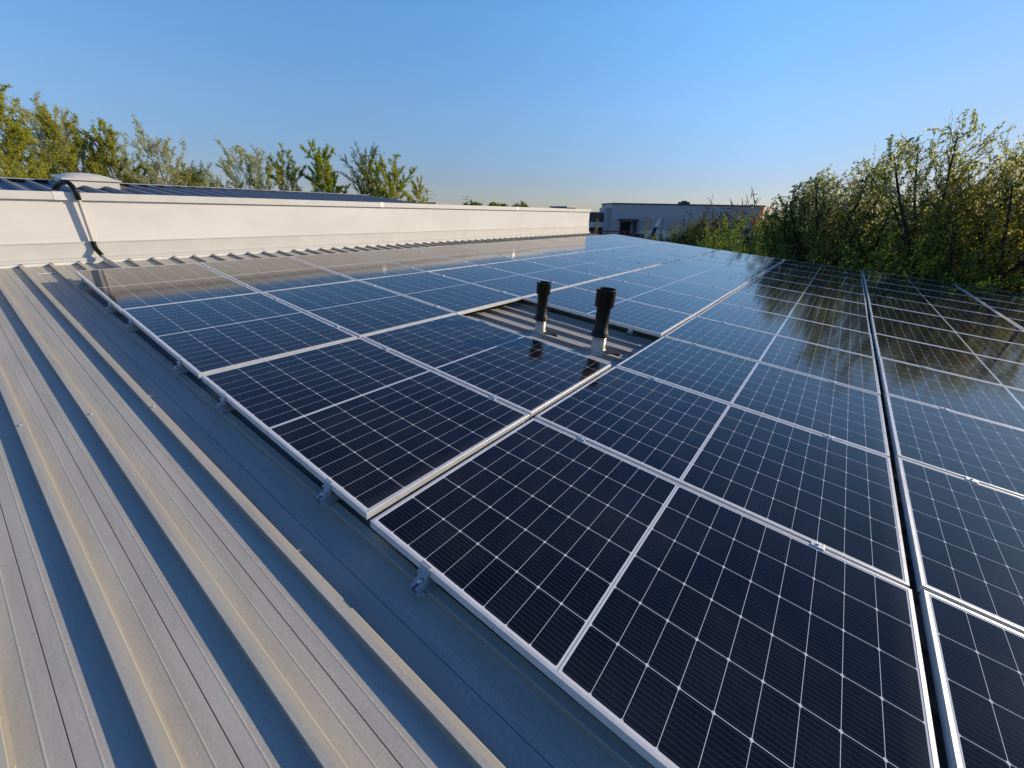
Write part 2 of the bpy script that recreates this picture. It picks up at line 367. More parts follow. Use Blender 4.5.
M_BARKP = simple('pale_bark', (0.38, 0.36, 0.32), 0.85, 0, 0.2, 0.2, 6, 0.3)
M_TWIG = simple('bare_twig', (0.10, 0.08, 0.06), 0.9, 0, 0.2, 0.2, 6)

# ------------------------------------------------------------------ terrain
g = MB(); g.box((-900, -900, -2), (900, 900, 0)); o = g.build('ground', M_GRASS); o.location = (0, 0, GZ); tag(o, kind='structure')
pc = at(640, 105)
bdir = (at(760, 128) - at(610, 128)).normalized(); bperp = Vector((-bdir.y, bdir.x, 0))
if bperp.dot(Vector((CAM.x, CAM.y, 0)) - Vector((pc.x, pc.y, 0))) > 0: bperp = -bperp      # bperp points away from us
def bmat(p): 
    a = math.atan2(bdir.y, bdir.x); return Matrix.Translation((p.x, p.y, GZ)) @ Matrix.Rotation(a, 4, 'Z')
y_ = MB(); y_.box((-60, -55, 0), (70, 40, 0.02)); o = y_.build('yard', M_ASPH); o.matrix_world = bmat(at(640, 120)); tag(o, kind='structure')

# ------------------------------------------------------------------ the roof we stand on
RIB = 0.25; RIB0 = 0.003; SHEAR = 0.0085; ZP = -0.13; RH = 0.030
RX0, RX1, RY0, RY1 = -1.2, 12.6, -6.03, 14.22
def rib_profile(y0, y1, off, RH=0.030, ht=0.019, hb=0.0245):
    """(y, z) across the ribs, z = 0 at the pans; three shallow stiffening grooves in each pan"""
    pts = []; k0 = math.floor((y0-off)/RIB)-1; k1 = math.ceil((y1-off)/RIB)+1
    for k in range(k0, k1+1):
        c = off + k*RIB
        pts += [(c-hb, 0), (c-ht-0.001, RH-0.0012), (c-ht+0.001, RH), (c+ht-0.001, RH), (c+ht+0.001, RH-0.0012), (c+hb, 0)]
        for q, h, w in ((0.068, 0.0007, 0.0035), (0.110, -0.0024, 0.0020), (0.152, 0.0007, 0.0035)):
            pts += [(c+q-w, 0), (c+q, h), (c+q+w, 0)]
    return [p for p in pts if y0 <= p[0] <= y1]
def rib_sheet(x0, x1, y0, y1, off, nx=1, shear=0.0, **kw):
    mb = MB(); pr = rib_profile(y0, y1, off, **kw); n = len(pr); xs = [x0 + (x1-x0)*i/nx for i in range(nx+1)]
    vs = [(x, y + shear*(x-5.7), z) for x in xs for y, z in pr]
    fs = [(i*n+j, i*n+j+1, (i+1)*n+j+1, (i+1)*n+j) for i in range(nx) for j in range(n-1)]
    mb.add(vs, fs)
    return mb, pr
hall = thing('industrial_hall', RT(0, 0, ZP), 'low hall with grey ribbed metal roof carrying all the solar panels', 'building')
sheet, pr = rib_sheet(RX0, RX1, RY0, RY1, RIB0, shear=SHEAR)
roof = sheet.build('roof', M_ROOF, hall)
under = MB(); under.box((RX0, RY0, -0.20), (RX1-0.05, RY1-0.03, -0.012)); under.build('roof_core', M_BODY, hall)
vg = MB(); vg.box((RX0+0.05, RY1-0.06, -0.16), (RX1, RY1+0.012, -0.006)); vg.build('verge_trim', M_FLASH, hall)
hw = MB(); hw.box((RX0+0.1, RY0+0.1, -7.6), (RX1-0.3, RY1-0.25, -0.202)); hw.build('wall', M_BODY, hall)
# screws along rib crests (groups of the roof sheet)
scm = MB(); scm.lathe([(0, 0.0), (0.009, 0.0), (0.009, 0.0015), (0.0055, 0.002), (0.005, 0.0065), (0.0, 0.0068)], 12); sme = scm.mesh('roof_screw', M_SCREW)
for k in range(-6, 0):
    for x in (0.9 + 0.05*k, 3.75 + 0.11*k, 6.3):
        s_ = link('roof_screw', sme, roof); x += rnd.uniform(-0.02, 0.02); s_.location = (x, RIB0 + k*RIB + SHEAR*(x-5.7) + rnd.uniform(-0.003, 0.003), RH)
# closure: white foam with rib-shaped cutouts under the flashing
fo = MB()
for k in range(math.ceil((RY0-RIB0)/RIB), math.floor((RY1-RIB0)/RIB)):
    c = RIB0 + k*RIB + SHEAR*(-1.13-5.7)
    fo.prism([(c+0.033, 0.002), (c+0.220, 0.002), (c+0.2350, RH+0.004), (c+0.0150, RH+0.004)], 'x', RX0+0.055, RX0+0.085)
fo.build('foam_closure', M_FOAM, hall)
# small pale strip on a pan close to the wall
tp = MB(); tp.box((-0.66, -0.235, 0.004), (-0.63, -0.085, 0.008)); tp.build('pale_strip', M_FOAM, hall)

# ------------------------------------------------------------------ the white wall and the higher roof behind it
wb = M @ Vector((-1.22, 0, ZP))
WZ0 = wb.z; WTOP = (M @ Vector((-1.16, 0, 0.69))).z - WZ0
high = thing('white_walled_building', Matrix.Translation(wb), 'higher building whose long white wall closes the panel roof', 'building')
WY0, WY1 = -6.0, 14.12
w = MB(); w.box((-0.24, WY0, -6.2), (0, WY1, WTOP)); w.box((-9.0, WY0, -6.2), (-0.242, WY1, WTOP-0.32)); w.build('wall', M_WALL, high)
co = MB()
co.prism([(-0.29, WTOP-0.06), (-0.27, WTOP-0.06), (-0.27, WTOP+0.002), (0.022, WTOP+0.002), (0.022, WTOP-0.055), (0.040, WTOP-0.062), (0.040, WTOP+0.028), (-0.29, WTOP+0.012)], 'y', WY0, WY1+0.03)
coping = co.build('coping', M_COPE, high)
for yy in (-3.3, 0.25, 4.93, 9.6):
    j = MB(); j.box((0.0385, yy-0.05, WTOP-0.064), (0.0435, yy+0.05, WTOP+0.0305)); j.box((-0.29, yy-0.05, WTOP+0.026), (0.0385, yy+0.05, WTOP+0.0315)); j.build('joint_plate', M_JOINT, coping)
fl = MB()
fl.prism([(0.002, 0.255), (0.016, 0.255), (0.018, 0.075), (0.085, 0.050), (0.088, 0.030), (0.082, 0.030), (0.079, 0.044), (0.002, 0.068)], 'y', WY0+0.02, WY1+0.005)
flash = fl.build('flashing', M_FLASH, high)
tr = MB(); tr.box((0.0165, WY0+0.02, 0.244), (0.024, WY1+0.004, 0.258)); tr.build('flashing_trim', M_FLASH, flash)
# upper ribbed roof, parallel to ours, climbing to a ridge
ub = RT(0, 0, 0.645)
um, _ = rib_sheet(-3.95, -1.40, -5.9, 6.45, RIB0 + 0.02, RH=0.052, hb=0.028)
up = thing('upper_roof', ub, 'ribbed metal roof rising behind the white wall, its ribs throwing dark shadows', 'roof')
um.build('roof_sheet', M_ROOFSH, up)
u2 = MB(); u2.box((-3.95, -5.9, -0.14), (-1.45, 6.43, -0.012)); u2.build('roof_core', M_BODY, up)
u3 = MB(); u3.prism([(-4.15, -0.015), (-3.95, 0.056), (-3.86, 0.053), (-3.86, 0.057), (-3.95, 0.061), (-4.16, -0.005)], 'y', -5.9, 6.46); u3.build('ridge_cap', M_RIDGE, up)
u4 = MB()
pr2 = rib_profile(-5.9, 6.45, RIB0+0.02); vs = [(-3.99, y, z-0.0) for y, z in pr2] + [(-7.6, y, z-0.62) for y, z in pr2]; n_ = len(pr2)
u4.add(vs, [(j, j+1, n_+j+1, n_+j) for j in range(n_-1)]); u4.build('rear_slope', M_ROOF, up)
u5 = MB(); u5.prism([(-7.4, -0.70), (-1.45, -0.16), (-1.45, -0.013), (-3.95, -0.013), (-7.5, -0.64)], 'y', 6.32, 6.46); u5.build('end_trim', M_ROOF, up)

# skylight on the upper roof
sk = thing('skylight', RT(-3.36, 0.88, 0.66), 'white domed skylight on a pale curb above the long white wall', 'skylight')
c_ = MB(); c_.prism([(-0.42, -0.31), (0.42, -0.31), (0.42, 0.31), (-0.42, 0.31)], 'z', 0.0, 0.105); c_.build('curb', M_CURB, sk)
f_ = MB(); f_.box((-0.45, -0.34, 0.105), (0.45, 0.34, 0.128), 0.006); f_.build('frame', M_COPE, sk)
d_ = MB(); vs = []; fs = []; nn = 16
for i in range(nn+1):
    for j in range(nn+1):
        a = -1 + 2*i/nn; b = -1 + 2*j/nn
        vs.append((0.43*a, 0.32*b, 0.1285 + 0.062*(1-abs(a)**2.6)*(1-abs(b)**2.6)))
for i in range(nn):
    for j in range(nn):
        q = i*(nn+1)+j; fs.append((q, q+1, q+nn+2, q+nn+1))
d_.add(vs, fs, True); d_.build('dome', M_DOME, sk)

# the cable conduit that climbs the wall
cn = thing('cable_conduit', RT(-1.1, 0.5, -0.1), 'grey cable pipe with black hose ends climbing over the white wall', 'conduit')
B0 = Vector((-1.1, 0.5, -0.1))
def cpath(pts): return [Vector(p) - B0 for p in pts]
hose = [(-1.80, 0.30, 0.70), (-1.70, 0.315, 0.745), (-1.58, 0.34, 0.785), (-1.45, 0.36, 0.81), (-1.35, 0.378, 0.815), (-1.27, 0.393, 0.79), (-1.218, 0.404, 0.74), (-1.214, 0.410, 0.68), (-1.228, 0.411, 0.63)]
def smooth_path(pts, k=8):
    P = [Vector(p) for p in pts]; out = []
    for i in range(len(P)-1):
        p0, p1, p2, p3 = P[max(i-1, 0)], P[i], P[i+1], P[min(i+2, len(P)-1)]
        for j in range(k):
            t = j/k
            out.append(0.5*((2*p1) + (-p0+p2)*t + (2*p0-5*p1+4*p2-p3)*t*t + (-p0+3*p1-3*p2+p3)*t**3))
    out.append(P[-1]); return out
hp = smooth_path(cpath(hose), 10)
h_ = MB(); h_.tube(hp, [0.026 + (0.0028 if i % 2 else 0) for i in range(len(hp))], 14); h_.build('corrugated_hose', M_BLACK, cn)
p_ = MB(); p_.tube(cpath([(-1.226, 0.411, 0.66), (-1.194, 0.404, 0.10)]), 0.021, 14); p_.build('wall_pipe', M_PIPE, cn)
s2 = MB(); hp2 = smooth_path(cpath([(-1.196, 0.404, 0.135), (-1.19, 0.405, 0.06), (-1.14, 0.415, 0.01), (-1.06, 0.43, -0.035)]), 10)
s2.tube(hp2, [0.0255 + (0.002 if i % 2 else 0) for i in range(len(hp2))], 14); s2.build('black_sleeve', M_BLACK, cn)
p2 = MB(); p2.tube(cpath([(-1.09, 0.425, -0.02), (-0.98, 0.445, -0.068), (-0.10, 0.47, -0.074)]), 0.024, 14); p2.build('roof_pipe', M_PIPE, cn)

# ------------------------------------------------------------------ solar panels
FH = 0.035
def frame_mb():
    mb = MB(); a, b = PL/2, PW/2; ia, ib = a-LIP, b-LIP; ww = 0.0018; ch = 0.0008
    def ring(xo, yo, z): return [(-xo, -yo, z), (xo, -yo, z), (xo, yo, z), (-xo, yo, z)]
    prof = [(0.0, -FH), (0.0, -ch), (ch, 0.0), (LIP, 0.0), (LIP, -0.0025), (ww, -0.0026), (ww, -FH+0.0016), (0.026, -FH+0.0016), (0.026, -FH)]
    vs = []; n = len(prof)
    for d, z in prof: vs += ring(a-d, b-d, z)
    fs = []
    for i in range(n):
        j = (i+1) % n
        for k in range(4):
            q = (k+1) % 4
            fs.append((i*4+k, i*4+q, j*4+q, j*4+k))
    mb.add(vs, fs); return mb
gl = MB(); gl.box((-PL/2+LIP-0.006, -PW/2+LIP-0.006, -0.0062), (PL/2-LIP+0.006, PW/2-LIP+0.006, -0.0029))
gl2 = MB(); gl2.box((-PL/2+LIP+0.0004, -PW/2+LIP+0.0004, -0.0060), (PL/2-LIP-0.0004, PW/2-LIP-0.0004, -0.0012))
ME_FRAME = frame_mb().mesh('frame', M_ALU); ME_GLASS = gl2.mesh('cell_glass', M_CELL)
jb = MB(); jb.box((-0.09, -0.03, -0.024), (0.09, 0.03, -0.0065), 0.004); ME_JB = jb.mesh('junction_box', M_BLACK)
GAPY = PY - PW
cm = MB(); cm.box((-0.024, -GAPY/2-0.008, 0.0006), (0.024, GAPY/2+0.008, 0.0042), 0.001); cm.box((-0.022, -GAPY/2+0.002, -0.036), (0.022, GAPY/2-0.002, 0.0008))
cm.lathe([(0.0065, 0.0042), (0.0065, 0.0085), (0.0035, 0.0087), (0.0033, 0.0055), (0, 0.0055)], 12)
ME_CLAMP = cm.mesh('clamp', M_ALUR)
CLX = (0.33 - PL/2, 1.45 - PL/2)
ORD = ['first', 'second', 'third', 'fourth', 'fifth', 'sixth', 'seventh', 'eighth', 'ninth', 'tenth', 'eleventh', 'twelfth']
NR, NC = 12, 7
def visible(k, j):
    for fx in (0, .25, .5, .75, 1):
        for fy in (0, .25, .5, .75, 1):
            q = M @ Vector((k*PX + fx*PL, j*PY + fy*PW, 0)) - CAM
            c = [sum(RW[i][a]*q[i] for i in range(3)) for a in range(3)]
            if c[2] > 0.1 and -30 < 512+FPX*c[0]/c[2] < 1054 and 384+FPX*c[1]/c[2] < 800: return True
    return False
proto = None
for k in range(NC):
    for j in range(NR):
        if (k, j) == (2, 2) or not visible(k, j): continue
        lab = 'dark solar panel in the %s column from the white wall, %s row from the front' % (ORD[k], ORD[j])
        jit = Euler((rnd.gauss(0, 0.0022), rnd.gauss(0.010 if k == 0 else 0, 0.0012), rnd.gauss(0, 0.0006))).to_matrix().to_4x4()
        mx = RT(k*PX + (0.0185 if k < 4 else 0.008) + PL/2 + rnd.uniform(-.003, .003), j*PY + 0.006 + PW/2 + (-0.010 if k == 3 else 0.0), rnd.uniform(-.0012, .0012) + (0.020 if k >= 4 else 0)) @ jit
        if proto is None:
            proto = thing('solar_panel', mx, lab, 'solar panel', 'solar panels mounted on the metal roof')
            link('frame', ME_FRAME, proto); link('cell_glass', ME_GLASS, proto)
            ob = link('junction_box', ME_JB, proto); ob.location = (0, PW/2-0.12, 0)
            cur = proto
        else:
            cur = copy_thing(proto, mx, lab)
CLAMPG = 'small aluminium clamps between the panel rows'
for o in [o for o in list(COL.objects) if o.name.startswith('solar_panel')]:
    words = o['label']
    if 'twelfth row' in words or ('third column' in words and 'second row' in words): continue
    for cxx in CLX:
        c = link('clamp', ME_CLAMP, o); c.location = (cxx + rnd.uniform(-.02, .02), PW/2 + GAPY/2, 0)

# mounting brackets (short rail + end clamp + bolt) along the open edges
def bracket(mx, label):
    t = thing('mounting_bracket', mx, label, 'bracket', 'aluminium brackets along the panel edge')
    r = MB()      # hollow C-shaped short rail lying across the rib, running under the panel (+Y)
    y0, y1 = -0.055, 0.16; h0, h1 = 0.005, 0.040; hw_ = 0.019; tk = 0.003
    r.box((-hw_, y0, h0), (hw_, y1, h0+tk)); r.box((-hw_, y0, h0+tk), (-hw_+tk, y1, h1)); r.box((hw_-tk, y0, h0+tk), (hw_, y1, h1))
    r.box((-hw_+tk, y0, h1-tk), (-0.006, y1, h1)); r.box((0.006, y0, h1-tk), (hw_-tk, y1, h1))
    r.box((-hw_-0.014, y0+0.01, h0-0.0005), (-hw_, y1, h0+tk-0.001)); r.box((hw_, y0+0.01, h0-0.0005), (hw_+0.014, y1, h0+tk-0.001))
    r.build('rail', M_ALUR, t)
    c = MB()
    c.box((-0.0235, -0.016, 0.0405), (0.0235, -0.0015, 0.0725)); c.box((-0.0235, -0.020, 0.0725), (0.0235, -0.004, 0.0765)); c.box((-0.0235, -0.0015, 0.0993), (0.0235, 0.009, 0.1035)); c.box((-0.0235, -0.006, 0.0770), (0.0235, -0.0015, 0.1035))
    c.box((-0.0235, -0.034, 0.0405), (0.0235, -0.0162, 0.0455))
    c.build('end_clamp', M_ALUR, t)
    b = MB(); b.lathe([(0, 0.0456), (0.0105, 0.0456), (0.0105, 0.0475), (0.0075, 0.0476), (0.0075, 0.0560), (0.004, 0.0562), (0.004, 0.050), (0, 0.050)], 12, (0, -0.026, 0)); b.build('bolt', M_STEEL, t)
    for sx in (-0.026, 0.026):
        f = MB(); f.lathe([(0, 0.0078), (0.006, 0.0078), (0.0055, 0.0125), (0, 0.0128)], 10, (sx, -0.030, 0)); f.build('fixing_screw', M_STEEL, t)
    return t
ZB = -0.1034 + 0.0035
pb = None; FR = []
for k in range(NC):
    for q, fx in enumerate((0.33, 1.45)): FR.append((k, q, k*PX + 0.0185 + fx + (0, -0.03, 0.02, 0.0, 0.01, 0, 0)[k]))
for k, q, x in FR:
    if x > 9.2: continue
    lab = 'silver bracket under the front edge of the %s panel from the wall, %s one' % (ORD[k], ('uphill', 'downhill')[q])
    mx = RT(x, 0.0055 + (-0.010 if k == 3 else 0.0), ZP + RH + (0.020 if k >= 4 else 0))
    if pb is None: pb = bracket(mx, lab)
    else: copy_thing(pb, mx, lab)
FLIP = Matrix.Rotation(math.pi, 4, 'Z')
for x, y, fl_, lab in ((3.578+0.0185+0.33, 3*PY+0.0095, 0, 'silver bracket at the far edge of the pipe opening, nearer the wall'),
                       (3.578+0.0185+1.43, 3*PY+0.0095, 0, 'silver bracket at the far edge of the pipe opening, behind the larger pipe'),
                       (3.578+0.0185+0.33, 1*PY+PW+0.0105+PY*0, 1, 'silver bracket at the near edge of the pipe opening, nearer the wall'),
                       (3.578+0.0185+1.43, 1*PY+PW+0.0105, 1, 'silver bracket at the near edge of the pipe opening, by the larger pipe')):
    mx = RT(x, y, ZP+RH)
    copy_thing(pb, mx @ FLIP if fl_ else mx, lab)

# ------------------------------------------------------------------ the two vent pipes in the opening
def vent(x, y, H, rs, rb, rc, zsk0, zsk1, zc, label, sk=1.45):
    t = thing('vent_pipe', WT(x, y, ZP) @ Matrix.Rotation(rad(2.8), 4, 'Y'), label, 'vent pipe', 'black topped vent pipes in the panel opening')
    a = MB(); a.lathe([(rs, -0.06), (rs, zsk0+0.012), (rs-0.004, zsk0+0.012)], 32); 
    a.tube([(rs*0.93, -rs*0.52, 0.0), (rs*0.93, -rs*0.52, zsk0)], 0.006, 6)
    a.build('steel_pipe', M_GALV, t)
    b = MB()
    b.lathe([(rs+0.0035, zsk0), (rb*sk, zsk0), (rb*sk, zsk0+0.012), (rb*1.10, zsk1), (rb, zsk1+0.006), (rb, zc-0.006), (rc-0.004, zc+0.004), (rc, zc+0.008), (rc, H-0.012), (rc+0.003, H-0.010), (rc+0.003, H), (rc-0.005, H), (rc-0.007, H-0.01), (rb*0.93, zc+0.01), (rb*0.93, zsk0+0.02)], 40)
    b.build('cowl', M_BLACK, t)
    bd = MB(); bd.lathe([(rb*(sk-0.06), zsk0+0.016), (rb*sk+0.003, zsk0+0.010), (rb*sk+0.003, zsk0+0.002), (rs+0.004, zsk0-0.002)], 36); bd.build('collar', M_BLACK, t)
    f = MB(); f.lathe([(rs+0.002, 0.045), (rs+0.008, 0.040), (rs+0.016, 0.016), (rs+0.05, 0.008), (rs+0.052, 0.0)], 36); f.build('base_flange', M_LEAD, t)
    return t
vent(4.313, 2.790, 0.535, 0.053, 0.052, 0.071, 0.155, 0.205, 0.415, 'slimmer black topped vent pipe, the one nearer the white wall', 1.5)
vent(4.985, 2.800, 0.605, 0.066, 0.064, 0.088, 0.165, 0.215, 0.44, 'larger taller black topped vent pipe, the one farther from the wall', 1.32)
for (x, y, rr, nm) in ((4.313, 2.79, 0.105, 'slimmer'), (4.985, 2.80, 0.125, 'larger')):
    pt = MB(); ring = []
    for i in range(28):
        a = 2*math.pi*i/28; r_ = rr*0.9*(1.0 + 0.22*math.sin(2*a+1)+0.10*math.sin(5*a)+rnd.uniform(-.06, .06))
        ring.append((r_*1.05*math.cos(a)+0.06, r_*0.8*math.sin(a)+0.015))
    pt.prism(ring, 'z', RH*0.1, RH+0.006)
    o = pt.build('sealant_patch', M_BITU); o.matrix_world = RT(x, y, ZP); tag(o, 'irregular black sealant patch round the foot of the %s vent pipe' % nm, 'sealant', 'sealant patches round the vent pipes')

# ------------------------------------------------------------------ far buildings
eyeh = CAM.z - GZ
def bx_thing(name, u, D, label, cat, group=None):
    return thing(name, bmat(at(u, D)), label, cat, group)
D0 = 128 / math.cos(0)
A = at(612, 126); B = at(763, 144)
wl_ = (B - A); wlen = wl_.length; wang = math.atan2(wl_.y, wl_.x)
WH = thing('warehouse', Matrix.Translation((A.x, A.y, GZ)) @ Matrix.Rotation(wang, 4, 'Z'), 'long grey flat roofed warehouse beyond the far roof edge', 'building')
sgn = 1 if (Matrix.Rotation(wang, 3, 'Z') @ Vector((0, 1, 0))).dot(A - CAM) > 0 else -1
def wbx(x0, x1, d0, d1, z0, z1, mb=None):
    mb = mb or MB(); ya, yb = sorted((d0*sgn, d1*sgn)); mb.box((x0, ya, z0), (x1, yb, z1)); return mb
htop = at(640, 128, 204.6).z - GZ
wbx(0, wlen, 0, 12, 0, htop).build('wall', M_CLAD, WH)
wbx(-0.15, wlen+0.15, -0.15, 12.15, htop, htop+0.35).build('roof_edge', M_CLADD, WH)
hl = at(640, 128, 217.5).z - GZ
wbx(8.0, wlen-0.1, -0.12, -0.003, 3.2, hl).build('lower_cladding', M_CLADB, WH)
wbx(8.2, wlen-0.1, -0.20, -0.003, 0, 3.1).build('plinth', M_PLINTH, WH)
wbx(2.6, 5.6, -0.10, -0.003, 0, 5.2).build('loading_door', M_DARK, WH)
cn_ = MB(); wbx(2.0, 6.9, -2.6, -0.11, 5.5, 6.0, cn_); wbx(6.3, 6.8, -2.5, -0.11, 0, 5.49, cn_); cn_.build('loading_canopy', M_CLADD, WH)
for i in range(9):
    x = 11 + i*(wlen-14)/8
    wbx(x, x+0.12, -0.16, -0.121, 3.25, hl-0.05).build('cladding_joint', M_CLADD, WH)
vx = 0.47*wlen
v_ = MB(); wbx(vx, vx+2.2, 2, 5, htop+0.352, htop+0.95, v_); wbx(vx+0.5, vx+1.6, 2.6, 4, htop+0.952, htop+1.25, v_); v_.build('roof_plant', M_CLADD, WH)
# office wing at the left end
OF = thing('office_wing', Matrix.Translation((A.x, A.y, GZ)) @ Matrix.Rotation(wang, 4, 'Z'), 'low dark glazed office wing at the left end of the warehouse', 'building')
ho = at(600, 128, 212.0).z - GZ
wbx(-14, -1.62, 3, 9, 0, ho).build('wall', M_CLADB, OF)
wbx(-14, -1.62, 2.8, 2.997, ho-2.6, ho-0.2).build('upper_window_band', M_GLASSW, OF)
wbx(-14, -1.62, 2.7, 2.996, ho-4.0, ho-2.7).build('pale_band', M_PLINTH, OF)
wbx(-14, -1.62, 2.8, 2.997, 0.6, ho-4.2).build('lower_window_band', M_DARK, OF)
wbx(-1.6, -0.02, 1.5, 8, 0, htop-0.9).build('stair_core', M_CLAD, OF)
# red railing in front
RL = thing('red_railing', bmat(at(606, 120)), 'dark red railing in front of the warehouse loading yard', 'railing')
rl = MB()
for z in (1.5, 2.1, 2.9): rl.box((-9, -0.05, z-0.16), (8, 0.05, z+0.16))
rl.build('rails', M_RED, RL)
for i in range(8):
    q = MB(); q.box((-9+i*2.4-0.09, 0.051, 0), (-9+i*2.4+0.09, 0.19, 3.1)); q.build('post', M_RED, RL)
# feather flag
FG = bx_thing('feather_flag', 656, 118, 'tall leaning white and black feather flag before the warehouse', 'flag')
q = MB(); q.tube([(-0.9, 0, 0), (-0.5, 0, 2.6), (0.3, 0, 5.2), (0.9, 0, 6.3), (1.3, 0, 6.6)], [0.06, 0.05, 0.04, 0.03, 0.02], 8); q.build('pole', M_POLE, FG)
def fcloth(pts, mat, nm):
    q = MB(); n = len(pts); q.prism(pts, 'y', -0.03, 0.03); q.build(nm, mat, FG)
fcloth([(0.02, 4.2), (0.75, 4.3), (1.15, 5.4), (1.42, 6.5), (0.95, 6.25), (0.36, 5.2)], M_FLAGW, 'upper_cloth')
fcloth([(-0.83, 0.5), (0.0, 0.6), (0.74, 4.28), (0.02, 4.18), (-0.45, 2.7)], M_FLAGB, 'lower_cloth')
# van and car
def vehicle(mx, L, Wd, H, hood, mat, label, cat, name):
    t = thing(name, mx, label, cat)
    b = MB(); prof = [(-L/2, 0.35), (L/2, 0.35), (L/2, 0.85), (L/2-hood*0.9, 1.0), (L/2-hood*1.35, H*0.97), (-L/2+0.25, H), (-L/2, H*0.75)]
    b.prism(prof, 'y', -Wd/2, Wd/2); b.build('body', mat, t)
    wdw = MB(); wdw.prism([(L/2-hood*1.02, 1.05), (L/2-hood*1.36, H*0.92), (-L/2+0.5, H*0.93), (-L/2+0.35, 1.05)], 'y', -Wd/2-0.012, -Wd/2-0.002); wdw.build('side_window', M_GLASSW, t)
    for sx in (-L*0.31, L*0.31):
        for sy in (-1, 1):
            wv = MB(); wv.tube([(sx, sy*(Wd/2-0.2), 0.33), (sx, sy*(Wd/2+0.02), 0.33)], 0.33, 18); wv.build('wheel', M_TYRE, t)
    return t
vehicle(bmat(at(642, 121)), 5.0, 1.9, 2.5, 0.9, M_BLUE, 'blue van parked in front of the warehouse plinth', 'van', 'parked_van')
vehicle(bmat(at(650.5, 121)), 4.2, 1.8, 1.55, 1.1, M_BLUED, 'small dark car parked between the blue van and flag', 'car', 'parked_car')
# roof boxes peeping over the coping, lattice pylons
for u, v0, v1, D, w_, lab in ((437, 205, 202.6, 70, 1.3, 'small dark roof vent just beyond the upper roof end'), (563, 209, 206.3, 90, 1.8, 'small dark box on a distant roof above the white wall')):
    p0 = at(u, D); t = thing('roof_vent', Matrix.Translation(p0), lab, 'roof vent')
    z1 = at(u, D, v1).z - GZ; z0 = at(u, D, v0+4).z - GZ
    q = MB(); q.box((-w_, -w_, z0), (w_, w_, z1-0.25)); q.build('housing', M_CLADD, t)
    q = MB(); q.box((-w_*1.15, -w_*1.15, z1-0.249), (w_*1.15, w_*1.15, z1)); q.build('cap', M_CLADB, t)
    q = MB(); q.box((-w_*0.8, -w_*0.8, 0), (w_*0.8, w_*0.8, z0-0.002)); q.build('shaft', M_CLADD, t)
for u, vt, D, nm in ((429, 190, 330, 'nearer'), (467, 196, 420, 'farther')):
    p0 = at(u, D); Hh = at(u, D, vt).z - GZ
    t = thing('power_pylon', Matrix.Translation(p0), 'faint %s lattice power pylon on the horizon above the white wall' % nm, 'pylon', 'lattice power pylons on the horizon')
    q = MB()
    for sx in (-1, 1):
        for sy in (-1, 1): q.tube([(sx*3, sy*3, 0), (sx*0.8, sy*0.8, Hh*0.7), (0, 0, Hh)], 0.12, 4)
    for i in range(8):
        z = Hh*0.08*i; w_ = 3-2.2*z/(Hh*0.7)
        q.tube([(-w_, -w_, z), (w_*0.9, -w_*0.9, z+Hh*0.08)], 0.07, 4); q.tube([(w_, w_, z), (-w_*0.9, w_*0.9, z+Hh*0.08)], 0.07, 4)
    q.build('lattice', M_POLE, t)
    q = MB()
    for z, w_ in ((0.72, 5), (0.84, 6.5), (0.94, 4)): q.tube([(-w_, -w_*0.4, Hh*z), (0, 0, Hh*z+0.5), (w_, w_*0.4, Hh*z)], 0.12, 4)
    q.build('cross_arms', M_POLE, t)

# ------------------------------------------------------------------ vegetation
L_SPRING = leaf_material('spring_leaf', (0.24, 0.255, 0.035), (0.52, 0.50, 0.085), 0.5)
L_PALE = leaf_material('pale_bud_leaf', (0.36, 0.37, 0.17), (0.56, 0.55, 0.27), 0.4)
L_LIME = leaf_material('lime_leaf', (0.22, 0.26, 0.025), (0.50, 0.50, 0.05), 0.5)
L_GREEN = leaf_material('green_leaf', (0.07, 0.12, 0.022), (0.18, 0.25, 0.045), 0.55)
L_CHERRY = leaf_material('cherry_leaf', (0.11, 0.14, 0.035), (0.36, 0.38, 0.13), 0.72, (0.62, 0.60, 0.48))
L_GOLD = leaf_material('gold_leaf', (0.20, 0.20, 0.035), (0.50, 0.46, 0.11), 0.72, (0.48, 0.43, 0.25))
L_HEDGE = leaf_material('hedge_leaf', (0.06, 0.075, 0.02), (0.20, 0.21, 0.04), 0.4)
L_RUST = leaf_material('rust_leaf', (0.20, 0.09, 0.015), (0.50, 0.25, 0.04), 0.6)
L_SUNLIT = leaf_material('sunlit_shrub_leaf', (0.20, 0.25, 0.03), (0.48, 0.50, 0.06), 0.62)
L_DARK = leaf_material('dark_leaf', (0.035, 0.065, 0.02), (0.11, 0.16, 0.04), 0.5)

def leaves_mesh(name, centres, sizes, rng, mat, axis=None, aspect=0.55):
    """one kite-shaped face per leaf"""
    c = np.asarray(centres, float); n = len(c); s = np.asarray(sizes, float)[:, None]
    a = rng.normal(size=(n, 3))
    if axis is not None: a = a*0.75 + np.asarray(axis)*0.9
    a /= np.linalg.norm(a, axis=1, keepdims=True)
    b = rng.normal(size=(n, 3)); b -= a*(a*b).sum(1, keepdims=True); b /= np.linalg.norm(b, axis=1, keepdims=True)
    v = np.empty((n, 4, 3)); v[:, 0] = c - a*s*0.5; v[:, 1] = c + b*s*aspect*0.5 - a*s*0.05; v[:, 2] = c + a*s*0.5; v[:, 3] = c - b*s*aspect*0.5 - a*s*0.05
    me = bpy.data.meshes.new(name); me.vertices.add(4*n); me.vertices.foreach_set('co', v.ravel())
    me.loops.add(4*n); me.loops.foreach_set('vertex_index', np.arange(4*n, dtype=np.int32))
    me.polygons.add(n); me.polygons.foreach_set('loop_start', np.arange(0, 4*n, 4, dtype=np.int32))
    me.update(calc_edges=True); me.validate(); me.materials.append(mat); return me

